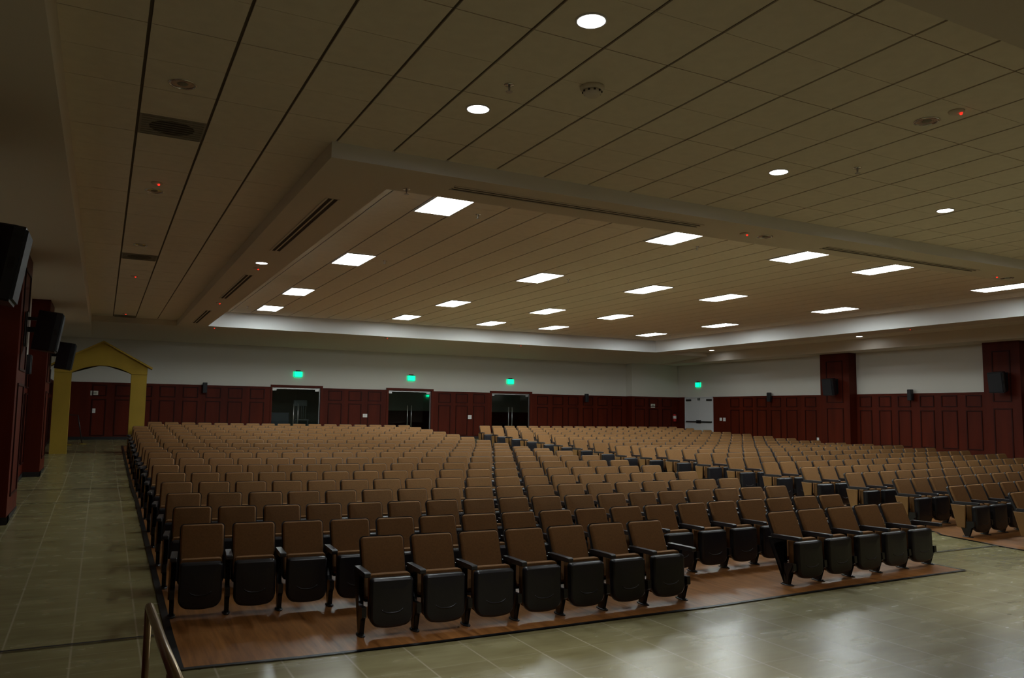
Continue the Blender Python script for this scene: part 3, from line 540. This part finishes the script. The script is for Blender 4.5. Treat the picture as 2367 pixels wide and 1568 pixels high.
def sensor(x, y, z, label):
    t = empty('ceiling_sensor', (x, y, z)); tag(t, label, 'sensor', 'red-lit ceiling sensors')
    g = MB(); g.lathe([(.07, 0), (.068, -.012), (.045, -.022), (.0005, -.024)], n=20, cap=(True, False)); g.build('housing', M['soffit'], t)
    g = MB(); g.lathe([(.013, -.018), (.013, -.034), (.008, -.040), (.0005, -.042)], (.02, -.03, 0), 10, cap=(True, False)); g.build('indicator', M['led'], t)
for x, y, z, l in [(-.22, 3.529, H1, 'over the side aisle beside the second unlit downlight'), (-.214, 11.399, H1, 'over the middle of the side aisle'), (-.216, 19.0, H1, 'over the back of the side aisle'), (6.114, -2.745, H1, 'beside the unlit downlight in the front tiles'), (1.753, 8.034, H2, 'in the frame right behind the lit downlight'), (1.762, 13.527, H2, 'in the frame between the second and third slot'), (7.439, 1.326, H2, 'in the front frame after the first long slot'), (13.756, 1.54, H2, 'in the front frame after the second long slot'), (8.242, 19.95, H2, 'behind the recess, above the first glass door side'), (13.646, 19.9, H2, 'behind the recess, near the middle of the hall'), (20.3, 8.022, H2, 'beside the recess toward the far wall'), (2.4, 19.95, H2, 'behind the recess corner near the arch')]:
    sensor(x, y, z, 'small ceiling sensor with red light '+l)
def sprinkler(x, y, z, label):
    t = empty('sprinkler_head', (x, y, z)); tag(t, label, 'sprinkler', 'sprinkler heads')
    g = MB(); g.lathe([(.045, 0), (.042, -.006), (.012, -.008)], n=18, cap=(True, True)); g.build('escutcheon', M['chrome'], t)
    g = MB(); g.lathe([(.010, -.008), (.010, -.045), (.004, -.05), (.004, -.062), (.030, -.063), (.030, -.067)], n=14); g.build('nozzle', M['metal'], t)
for x, y, z, l in [(2.275, -1.259, H1, 'in the tiles between the two nearest lit downlights'), (6.733, -1.176, H1, 'in the front tiles beside the third lit downlight'), (2.394, 1.631, H2, 'in the frame at the recess corner'), (4.451, 4.061, H3, 'beside the first lit panel of the front row'), (4.4, 8.548, H3, 'beside the second lit panel from the arch side'), (8.834, 8.47, H3, 'beside the second panel of the second column'), (8.972, 4.139, H3, 'beside the front panel of the second column'), (3.1, 17.786, H3, 'at the recess back corner near the arch'), (11.953, 17.427, H3, 'beside the rearmost panel of the third column'), (19.049, 17.48, H3, 'at the far back corner of the recess')]:
    sprinkler(x, y, z, 'small sprinkler head '+l)
t = empty('smoke_detector', (2.92, -1.569, H1)); tag(t, 'round cream smoke detector between front lit downlights', 'smoke detector')
g = MB(); g.lathe([(.105, 0), (.105, -.02), (.085, -.035)], n=28, cap=(True, True)); g.build('base', M['soffit'], t)
g = MB(); g.lathe([(.078, -.0355), (.078, -.06), (.05, -.085), (.0005, -.088)], n=28, cap=(True, False)); g.build('cap', M['soffit'], t)
g = MB()
for k in range(10):
    a = k*math.pi/5; g.box((.079*math.cos(a)-.007, .079*math.sin(a)-.007, -.056), (.079*math.cos(a)+.007, .079*math.sin(a)+.007, -.042))
g.build('slots', M['slot'], t)
for (x, y), l in zip([(-.207, 1.33), (-.21, 9.0), (-.205, 19.78)], ['nearest the stage', 'halfway down the aisle', 'at the back by the soffit']):
    t = empty('air_vent', (x, y, H1)); tag(t, 'square grey ceiling vent over the side aisle, %s' % l, 'vent', 'square vents over the side aisle')
    g = MB(); g.box((-.30, -.30, -.004), (.30, .30, .002)); g.build('face', M['vent'], t)
    g = MB(); g.lathe([(.21, -.0045), (.20, -.007), (.0005, -.007)], n=32, cap=(False, False)); g.build('duct_opening', M['slot'], t)
    g = MB()
    for k in range(9): g.box((-.28, -.27+k*.0675, -.012), (.28, -.262+k*.0675, -.0072))
    g.build('grille', M['vent'], t)
def slot(x0, y0, x1, y1, label):
    cx, cy = (x0+x1)/2, (y0+y1)/2; L = max(abs(x1-x0), abs(y1-y0))/2; wx, wy = (L, .09) if abs(x1-x0) > abs(y1-y0) else (.09, L)
    t = empty('slot_diffuser', (cx, cy, H2)); tag(t, label, 'air diffuser', 'slot diffusers in the dropped frame')
    g = MB()
    if wx > wy: g.box((-wx, -wy, -.012), (wx, -wy+.025, -.001)); g.box((-wx, wy-.025, -.012), (wx, wy, -.001)); g.box((-wx, -.01, -.01), (wx, .01, -.001))
    else: g.box((-wx, -wy, -.012), (-wx+.025, wy, -.001)); g.box((wx-.025, -wy, -.012), (wx, wy, -.001)); g.box((-.01, -wy, -.01), (.01, wy, -.001))
    g.build('frame', M['soffit'], t)
    g = MB(); g.box((-wx+.02, -wy+.02, -.003), (wx-.02, wy-.02, -.0005)); g.build('opening', M['slot'], t)
slot(1.74, 2.50, 1.74, 6.216, 'long slot diffuser on the side-aisle edge of the frame, nearest the stage')
slot(1.75, 8.895, 1.75, 12.66, 'long slot diffuser on the side-aisle edge of the frame, middle one')
slot(1.72, 15.33, 1.72, 18.887, 'long slot diffuser on the side-aisle edge of the frame, rearmost')
slot(2.835, 1.30, 6.586, 1.30, 'long slot diffuser in the front of the frame, nearer the frame corner')
slot(9.157, 1.40, 12.959, 1.40, 'long slot diffuser in the front of the frame, further one')

# ------------------------------------------------------------------ wall fittings
def exit_sign(loc, rz, label):
    t = empty('exit_sign', loc, rz)
    if 'foyer' in label: t.scale = (.45, 1, .45)
    tag(t, label, 'exit sign', 'green lit exit signs')
    g = MB(); g.box((-.165, -.055, -.125), (.165, -.004, .105), 0, .008); g.build('housing', M['trimdark'], t)
    g = MB(); g.box((-.15, -.062, -.112), (.15, -.0555, .092)); g.build('face', M['exitgreen'], t)
    g = MB(); g.box((-.09, -.05, .106), (.09, 0, .145)); g.build('mount', M['trimdark'], t)
    g = MB(); g.box((.166, -.05, -.112), (.172, -.01, .092)); g.box((-.172, -.05, -.112), (-.166, -.01, .092)); g.box((-.15, -.05, -.131), (.15, -.01, -.126)); g.build('edge_light', M['exitgreen'], t)
exit_sign((6.01, YW, 3.395), 0, 'green lit exit sign above the dark glass door near the arch')
exit_sign((10.655, YW, 3.395), 0, 'green lit exit sign above the middle glass door')
exit_sign((15.287, YW, 3.395), 0, 'green lit exit sign above the glass door behind the far block')
exit_sign((XW, 21.92, 3.465), math.pi*.5*-1, 'green lit exit sign above the white double door')
exit_sign((13.04, FYE, 2.77), 0, 'green glow added in the foyer, standing for a reflection in the middle door')  # glowing box stands for a green reflection in the door glass

def plate(loc, rz, w_, h_, name, label, cat, grp, ink=False):
    t = empty(name, loc, rz); tag(t, label, cat, grp)
    g = MB(); g.box((-w_/2, -.012, -h_/2), (w_/2, 0, h_/2), 0, .003); g.build('plate', M['signface'] if ink else M['plate'], t)
    g = MB()
    if ink:
        for z in (.18, 0, -.18): g.box((-w_*.3, -.0135, h_*z-h_*.045), (w_*.3, -.012, h_*z+h_*.045))
        g.build('text_lines', M['signink'], t)
    else:
        g.box((-w_*.12, -.018, -h_*.2), (w_*.12, -.012, h_*.2)); g.build('switch', M['door'], t)
yb = YW-T
plate((-.94, yb, 2.49), 0, .24, .16, 'wall_sign', 'small pale sign on the panelling seen through the arch', 'sign', 'wall signs', True)
plate((-.94, yb, 1.88), 0, .135, .155, 'switch_plate', 'white plate below the small sign under the arch', 'switch', 'white wall plates')
plate((8.728, yb, 1.818), 0, .185, .138, 'switch_plate', 'white plate between the first and middle glass doors', 'switch', 'white wall plates')
plate((13.347, yb, 1.803), 0, .166, .165, 'switch_plate', 'white plate between the middle and last glass doors', 'switch', 'white wall plates')
plate((22.725, YJ-T, 2.44), 0, .25, .18, 'wall_sign', 'small pale sign on the back corner panelling near the white door', 'sign', 'wall signs', True)
plate((XW-T, 20.38, 1.853), -math.pi/2, .15, .135, 'switch_plate', 'white plate right beside the white double door', 'switch', 'white wall plates')
plate((XW-T, 20.15, 1.846), -math.pi/2, .15, .155, 'switch_plate', 'white plate next to the one beside the white door', 'switch', 'white wall plates')
plate((XW-T, 14.927, 1.15), -math.pi/2, .10, .115, 'wall_outlet', 'small white outlet low on the far panelling beside the pilaster', 'outlet', None)
t = empty('fire_extinguisher', (23.95, YJ-T-.11, 1.70)); tag(t, 'red fire extinguisher hung on the dark panelling near the white door', 'fire extinguisher')
g = MB(); g.lathe([(.0005, 0), (.07, .0), (.08, .02), (.08, .30), (.06, .35), (.03, .37)], n=20); g.build('cylinder', M['red'], t)
g = MB(); g.lathe([(.0825, .14), (.0825, .27)], n=20, cap=(False, False)); g.build('tag_sheet', M['plate'], t)
g = MB(); g.box((-.02, -.02, .37), (.02, .02, .42)); g.box((-.012, -.09, .42), (.012, .03, .435)); g.build('valve', M['trimdark'], t)
g = MB(); g.tube([(.03, -.01, .40), (.09, -.03, .36), (.10, -.03, .2), (.095, -.02, .08)], .010, 8); g.build('hose', M['trimdark'], t)
g = MB(); g.box((-.03, .081, .1), (.03, .11, .3)); g.build('bracket', M['metal'], t)

def wall_speaker(loc, rz, tilt, label, grp):
    """loc: wall point; local -Y is outwards"""
    t = empty('wall_speaker', loc, rz); tag(t, label, 'speaker', grp)
    Rm = Matrix.Rotation(tilt, 4, 'X'); off = Vector((0, -.13, 0))
    def tr(p): return tuple((Rm @ Vector(p))+off)
    hwf, hwb, hh, dp = .225, .13, .315, .34
    ring = lambda z, i: [(-hwb+i, 0, z), (hwb-i, 0, z), (hwf-i, -dp*.75, z), (hwf-i, -dp, z), (-hwf+i, -dp, z), (-hwf+i, -dp*.75, z)]
    g = MB(); g.loft([[tr(p) for p in ring(z, i)] for z, i in ((-hh, .015), (-hh+.015, 0), (hh-.015, 0), (hh, .015))], 0, False); g.build('cabinet', M['black'], t)
    g = MB(); pts = [(-hwf+.012, -hh+.02), (hwf-.012, -hh+.02), (hwf-.012, hh-.02), (-hwf+.012, hh-.02)]
    g.loft([[tr((x, -dp-.002, z)) for x, z in pts], [tr((x*.97, -dp-.022, z*.97)) for x, z in pts]], 0, False); g.build('grille', M['grille'], t)
    for s in (-1, 1):
        g = MB()
        q = [(s*hwf*.99, -dp*.93, -.05), (s*hwf*.99, -dp*.80, -.05), (s*hwf*.99, -dp*.80, .05), (s*hwf*.99, -dp*.93, .05)]
        g.loft([[tr(p) for p in q], [tr((p[0]+s*.008, p[1], p[2])) for p in q]], 0, False); g.build('side_handle', M['trimdark'], t)
    g = MB(); g.box((-.11, -.02, -.28), (.11, 0, .28)); g.box((-.03, -.16, -.04), (.03, -.02, .04)); g.box((-.03, -.17, .15), (.03, -.02, .2)); g.build('bracket', M['steel'], t)
wall_speaker((-1.817, .62, 3.20), math.pi/2, math.radians(8), 'black box speaker on the pilaster beside the stage', 'box speakers on pilasters')
wall_speaker((-1.817, 7.55, 3.22), math.pi/2, math.radians(8), 'black box speaker on the nearer pilaster of the side aisle', 'box speakers on pilasters')
wall_speaker((-1.817, 14.35, 3.22), math.pi/2, math.radians(8), 'black box speaker on the further pilaster of the side aisle', 'box speakers on pilasters')
wall_speaker((XW-.418, 13.70, 3.17), -math.pi/2, math.radians(8), 'black box speaker on the far wall pilaster nearer the white door', 'box speakers on pilasters')
wall_speaker((XW-.418, 7.42, 3.17), -math.pi/2, math.radians(8), 'black box speaker on the far wall pilaster nearer the stage', 'box speakers on pilasters')
def small_speaker(loc, rz, label):
    t = empty('satellite_speaker', loc, rz); tag(t, label, 'speaker', 'small wall speakers')
    g = MB(); g.box((-.075, -.20, -.19), (.075, -.06, .19), 0, .012); g.build('cabinet', M['black'], t)
    g = MB(); g.box((-.065, -.208, -.18), (.065, -.2005, .18)); g.build('grille', M['grille'], t)
    g = MB(); g.box((-.03, -.06, -.05), (.03, 0, .05)); g.build('bracket', M['steel'], t)
small_speaker((2.63, yb-.014, 2.77), 0, 'small black speaker on the back panelling between arch and glass door')
small_speaker((19.19, yb-.014, 2.74), 0, 'small black speaker on the back panelling behind the far block')
small_speaker((XW-T-.014, 17.30, 2.815), -math.pi/2, 'small black speaker on the far panelling near the white door')
small_speaker((XW-T-.014, 10.79, 2.815), -math.pi/2, 'small black speaker on the far panelling between the pilasters')
small_speaker((XWL+T+.014, 10.95, 2.815), math.pi/2, 'small black speaker on the side-aisle panelling between the pilasters')
small_speaker((XWL+T+.014, 17.4, 2.815), math.pi/2, 'small black speaker on the side-aisle panelling beside the arch')

# ------------------------------------------------------------------ yellow arch
YA2, AZ = 18.74, zf(18.74)
ar = empty('wooden_arch', (-.73, YA2, AZ)); tag(ar, 'yellow painted gabled arch standing across the side aisle', 'arch')
D = .34
def apost(x0, x1):
    g = MB(); z1 = 2.985-AZ
    g.box((x0+.73, 0, 0), (x1+.73, D, z1)); g.build('post', M['arch'], ar)
apost(-1.93, -1.505); apost(.045, .465)
g = MB()
n = 16; under = []
for i in range(n+1):
    x = -1.505+(.045+1.505)*i/n; u = (x+.73)/.775; under.append((x+.73, 2.99-AZ+.222*(1-u*u)))
roof = [(.47+.73, 3.222-AZ), (0.0, 3.905-AZ), (-1.935+.73, 3.222-AZ)]
bot0 = [(-1.935+.73, 2.988-AZ)]; bot1 = [(.47+.73, 2.988-AZ)]
poly = bot0+under+bot1+roof
vs0 = [(x, -.012, z) for x, z in poly]; vs1 = [(x, D+.012, z) for x, z in poly]
bm = bmesh.new(); a = [bm.verts.new(v) for v in vs0]; b = [bm.verts.new(v) for v in vs1]
bm.faces.new(a); bm.faces.new(list(reversed(b)))
for i in range(len(a)): j = (i+1) % len(a); bm.faces.new((a[i], b[i], b[j], a[j]))
bmesh.ops.triangulate(bm, faces=[f_ for f_ in bm.faces if len(f_.verts) > 4]); bmesh.ops.recalc_face_normals(bm, faces=bm.faces)
me = bpy.data.meshes.new('gable'); bm.to_mesh(me); bm.free(); me.materials.append(M['arch']); o = bpy.data.objects.new('gable', me); C.objects.link(o); o.parent = ar
for sgn in (-1, 1):
    g = MB(); x1, z1 = sgn*1.325, 3.165-AZ; zt = 3.935-AZ
    nx, nz = .40, .917
    g.prism([(0, zt-.045), (x1, z1-.02), (x1+sgn*.01, z1+.03), (0, zt)], 1, -.07, D+.07); g.build('roof_board', M['arch'], ar)
# thin black stand behind the arch
t = empty('metal_stand', (-1.18, 22.04, zf(22.04))); tag(t, 'thin black tube stand on a pale base under the arch', 'stand')
g = MB(); g.tube([(.0, 0, .01), (-.17, 0, .93), (-.42, .02, .935), (-.62, .0, .93), (-.42, -.30, .01)], .016, 8); g.build('tube_frame', M['steel'], t)
g = MB(); g.lathe([(.13, 0), (.13, .012), (.02, .022)], n=24); g.build('base', M['arch'], t)
g = MB(); g.lathe([(.13, 0), (.13, .012), (.02, .022)], (-.42, -.30, -.012), 24); g.build('base', M['arch'], t)

# ------------------------------------------------------------------ stair rail and stage behind it
t = empty('handrail', (-.38, -2.16, 0)); tag(t, 'dull brass stair handrail at the edge of the stage steps', 'handrail')
g = MB(); g.tube([(0, .0, .885), (0, -.02, .90), (.006, -1.0, .945), (.0, -2.5, 1.075)], .023, 14); g.build('rail', M['rail'], t)
for x, y, zt_, z0 in ((-.004, -.012, .885, 0), (.002, -1.50, .97, 0)):
    g = MB(); g.tube([(x, y, z0), (x, y, zt_)], .019, 12); g.build('post', M['rail'], t)
st = MB(); st.box((XWL+.05, -9.99, 0), (XW-.05, -5.3, .54)); struct(st.build('stage_platform', M['woodfloor']), 'stage platform behind the viewpoint')
stp = MB()
for i in range(3): stp.box((-2.1, -5.29, 0), (-.45, -4.3-.29*i, .18*(i+1)))
struct(stp.build('stage_steps', M['woodfloor']), 'steps up to the stage')

# ------------------------------------------------------------------ seats
def outline(hw, h0, h1, rt, rb, sag=0, n=5, ns=6):
    """rounded rectangle x in -hw..hw, v in h0..h1, counter-clockwise, bottom edge bowed by sag"""
    pts = []
    def arc(cx, cv, r, a0): return [(cx+r*math.cos(math.radians(a0+90*i/n)), cv+r*math.sin(math.radians(a0+90*i/n))) for i in range(n+1)]
    def seg(a, b): return [(a[0]+(b[0]-a[0])*i/ns, a[1]+(b[1]-a[1])*i/ns) for i in range(1, ns)]
    c = [arc(-hw+rb, h0+rb, rb, 180), arc(hw-rb, h0+rb, rb, 270), arc(hw-rt, h1-rt, rt, 0), arc(-hw+rt, h1-rt, rt, 90)]
    pts = c[0]+seg(c[0][-1], c[1][0])+c[1]+c[2]+seg(c[2][-1], c[3][0])+c[3]
    if sag:
        hm = h0+(h1-h0)*.45
        pts = [(x, v-(sag*(1-(x/hw)**2)*(hm-v)/(hm-h0) if v < hm else 0)) for x, v in pts]
    return pts
TH = math.atan(.42); SB, CB = math.sin(TH), math.cos(TH)
def backmap(x, v, d):
    """v up the leaning back from its foot, d towards the front"""
    return (x, .130+v*SB-d*CB, .275+v*CB+d*SB)
def slab(g, hw, h0, h1, rt, rb, layers, fmap, sag=0, dome=0, mi=0, back=True):
    """layers: list of (depth, inset); last one is the front, closed by a slightly domed face"""
    rings = [[fmap(x, v, d) for x, v in outline(hw-i, h0+i, h1-i, max(rt-i, .006), max(rb-i, .006), sag)] for d, i in layers]
    g.loft(rings, mi, True, (back, False))
    d, i = layers[-1]
    cur = outline(hw-i, h0+i, h1-i, max(rt-i, .006), max(rb-i, .006), sag); cx, cv = 0, (h0+h1)/2
    prev = rings[-1]
    for k, sc in enumerate((.62, .25)):
        nd = d+dome*(1-sc*sc); ring = [fmap(cx+(x-cx)*sc, cv+(v-cv)*sc, nd) for x, v in cur]
        g.loft([prev, ring], mi, True, (False, k == 1)); prev = ring
HWB = .221
def mb_backrest():
    g = MB(); slab(g, HWB-.006, .0, .565, .035, .03, [(0, .004), (.012, 0), (.032, 0), (.044, .006), (.052, .018)], backmap, dome=.008); return g
def mb_back_shell():
    g = MB(); slab(g, HWB+.004, -.02, .578, .042, .04, [(.010, .004), (.018, 0), (.004, -.0), (-.022, .004), (-.034, .02)], backmap, dome=-.010, back=True); return g
def panmap(x, v, d): return (x, -.045-d+.03*(v-.3), v)
def mb_pan():
    g = MB(); slab(g, .207, .10, .505, .035, .075, [(-.0, .006), (.012, 0), (.055, 0), (.072, .007), (.082, .022)], panmap, sag=.03, dome=.010)
    # moulded U-shaped rib
    pts = []
    for i in range(13):
        a = i/12; x = -.105+.21*a; z = .205+.032*(abs(2*a-1)**3); pts.append(panmap(x, z, .0885-(.004 if abs(2*a-1) > .8 else 0)))
    g.tube(pts, .0075, 6); return g
def cushmap(x, v, d): return (x, -.046+d+.03*(v-.3), v)
def mb_cushion():
    g = MB(); slab(g, .200, .11, .528, .03, .06, [(0, .004), (.015, 0), (.07, .0), (.088, .012), (.095, .03)], cushmap, dome=.012); return g
XS = .2625
def mb_arm(side=-1):
    g = MB(); x = side*XS
    prof = [(-.205, .545), (-.195, .535), (.20, .528), (.215, .54), (.215, .562), (.205, .572), (-.19, .578), (-.205, .570)]
    rings = [[(x+dx, y*(1-s)+(-.0)*s, z) for y, z in prof] for dx, s in ((-.030, .03), (-.026, 0), (.026, 0), (.030, .03))]
    g.loft(rings, 0, False)
    return g
STP = [(-.030,.012),(.036,.012),(.052,.15),(.105,.215),(.268,.530),(.02,.530),(.02,.520),(.12,.48),(.176,.455),(.062,.285),(.02,.255),(-.112,.262),(-.118,.18),(-.04,.135)]
def mb_stand(side=-1):
    g = MB(); x = side*XS
    bm = bmesh.new(); a = [bm.verts.new((x-.022, y, z)) for y, z in STP]; b = [bm.verts.new((x+.022, y, z)) for y, z in STP]
    bm.faces.new(a); bm.faces.new(list(reversed(b)))
    for i in range(len(a)): j = (i+1) % len(a); bm.faces.new((a[i], b[i], b[j], a[j]))
    bmesh.ops.triangulate(bm, faces=[f_ for f_ in bm.faces if len(f_.verts) > 4]); bm.verts.index_update()
    g.add([v.co[:] for v in bm.verts], [[v.index for v in f_.verts] for f_ in bm.faces]); bm.free()
    return g
def mb_foot(side=-1):
    g = MB(); x = side*XS
    el = lambda s, z: [(x+.040*s*math.cos(t_*math.pi/8), .003+.095*s*math.sin(t_*math.pi/8), z) for t_ in range(16)]
    g.loft([el(1, .0), el(1, .006), el(.9, .011)], 0, True)
    for y in (-.065, .07): g.lathe([(.008, .010), (.008, .018), (.0005, .020)], (x, y, 0), 8, cap=(False, False))
    return g
def mb_end(side=-1):
    g = MB(); x = side*(XS+.026); pr = [(.0, .524), (.25, .524), (.15, .15), (.02, .15)]
    ins = [(.008, .516), (.238, .516), (.145, .158), (.027, .158)]
    g.loft([[(x-side*.002, *p) for p in pr], [(x+side*.012, *p) for p in pr], [(x+side*.016, *p) for p in ins]], 0, False); return g
PARTS = dict(backrest=(mb_backrest(), 'fabric'), back_shell=(mb_back_shell(), 'black'), seat_pan=(mb_pan(), 'black'), seat_cushion=(mb_cushion(), 'fabric'),
             armrest=(mb_arm(-1), 'armpad'), stanchion=(mb_stand(-1), 'steel'), foot_plate=(mb_foot(-1), 'steel'),
             armrest_r=(mb_arm(1), 'armpad'), stanchion_r=(mb_stand(1), 'steel'), foot_plate_r=(mb_foot(1), 'steel'),
             end_panel=(mb_end(-1), 'woodside'), end_panel_r=(mb_end(1), 'woodside'))
MESH = {k: v[0].mesh(k.replace('_r', '') if k.endswith('_r') else k, [M[v[1]]]) for k, v in PARTS.items()}
def part(name, key, parent):
    o = bpy.data.objects.new(name, MESH[key]); C.objects.link(o); o.parent = parent; return o
def seat_keys(blk, r, k):
    """which parts this place in a row has: (right end, left panel, right panel)"""
    if blk == 'L' and r == 1: first, last = k in (3, 13), k in (9, 17)
    elif blk == 'L' and r >= 18: first, last = k == 1, k == 17
    else: first, last = k == 0, k == 17
    panL = first and not (blk == 'L' and r == 1); panR = last and not (blk == 'L' and r == 1)
    return last, panL, panR
def make_seat(loc, rz, sx, last, panL, panR):
    t = empty('auditorium_seat', loc, rz); t.scale = (sx, 1, 1)
    b = part('backrest', 'backrest', t); part('back_shell', 'back_shell', b)
    p = part('seat_pan', 'seat_pan', t); part('seat_cushion', 'seat_cushion', p)
    part('armrest', 'armrest', t); s = part('stanchion', 'stanchion', t); part('foot_plate', 'foot_plate', s)
    if last: part('armrest', 'armrest_r', t); s = part('stanchion', 'stanchion_r', t); part('foot_plate', 'foot_plate_r', s)
    if panL: part('end_panel', 'end_panel', t)
    if panR: part('end_panel', 'end_panel_r', t)
    return t
ORD = ['first','second','third','fourth','fifth','sixth','seventh','eighth','ninth','tenth','eleventh','twelfth','thirteenth','fourteenth','fifteenth','sixteenth','seventeenth','eighteenth','nineteenth']
seats = []
camo = S.camera; cinv = camo.matrix_world.inverted(); fpx = CAM['f']
for blk, tab in (('L', SL), ('R', SR)):
    for r, row in enumerate(tab, 1):
        for k, (x, y) in enumerate(row):
            if blk == 'L' and r == 1 and (k < 3 or 10 <= k <= 12): continue
            if blk == 'L' and r >= 18 and k == 0: continue
            a, b = row[max(k-1, 0)], row[min(k+1, 17)]; n_ = min(k+1, 17)-max(k-1, 0)
            dx, dy = (b[0]-a[0])/n_, (b[1]-a[1])/n_
            q = cinv @ Vector((x, y, zf(y)+.55)); u = 1183.5+fpx*q.x/-q.z
            if u > 2367+90: continue
            seats.append((-q.z, blk, r, k, x, y, math.atan2(dy, dx), math.hypot(dx, dy)/PITCH))
seats.sort()
proto = {}
big = MB(); bigm = ['fabric', 'black', 'armpad', 'steel', 'woodside']
for idx, (dz, blk, r, k, x, y, rz, sx) in enumerate(seats):
    last, pl, pr_ = seat_keys(blk, r, k); loc = (x, y, zf(y)+WZ)
    if idx < 300:
        key = (last, pl, pr_)
        if key not in proto: t = proto[key] = make_seat(loc, rz, sx, *key)
        else: t = dup(proto[key], loc, rz, (sx, 1, 1))
        if blk == 'L' and r == 1:
            lab = 'tan tip-up seat, %s in the longer front-row group' % ORD[k-3] if k < 10 else 'tan tip-up seat, %s in the shorter front-row group near the centre aisle' % ORD[k-13]
            grp = 'front row tip-up seats'
        elif blk == 'L':
            lab = 'tan tip-up seat, %s from the side-aisle end of the %s row, near block' % (ORD[k], ORD[r-1]); grp = 'tip-up seats of the near block'
        else:
            lab = 'tan tip-up seat, %s from the centre-aisle end of the %s row, far block' % (ORD[k], ORD[r-1]); grp = 'tip-up seats of the far block'
        tag(t, lab, 'seat', grp)
    else:
        Mx = Matrix.LocRotScale(Vector(loc), Matrix.Rotation(rz, 3, 'Z').to_quaternion(), Vector((sx, 1, 1)))
        ks = ['backrest', 'back_shell', 'seat_pan', 'seat_cushion', 'armrest', 'stanchion', 'foot_plate']+(['armrest_r', 'stanchion_r', 'foot_plate_r'] if last else [])+(['end_panel'] if pl else [])+(['end_panel_r'] if pr_ else [])
        for kk in ks:
            gb, mm = PARTS[kk]; o_ = len(big.v); mi = bigm.index(mm)
            big.v += [tuple(Mx @ Vector(v)) for v in gb.v]
            big.f += [[i+o_ for i in f_] for f_ in gb.f]; big.mi += [mi]*len(gb.f); big.sm += gb.sm
if big.v:
    o = big.build('rear_seats', [M[m_] for m_ in bigm]); tag(o, 'rows of tan tip-up seats furthest back, towards the back wall', 'seats', kind='stuff')
print('seats', len(seats))
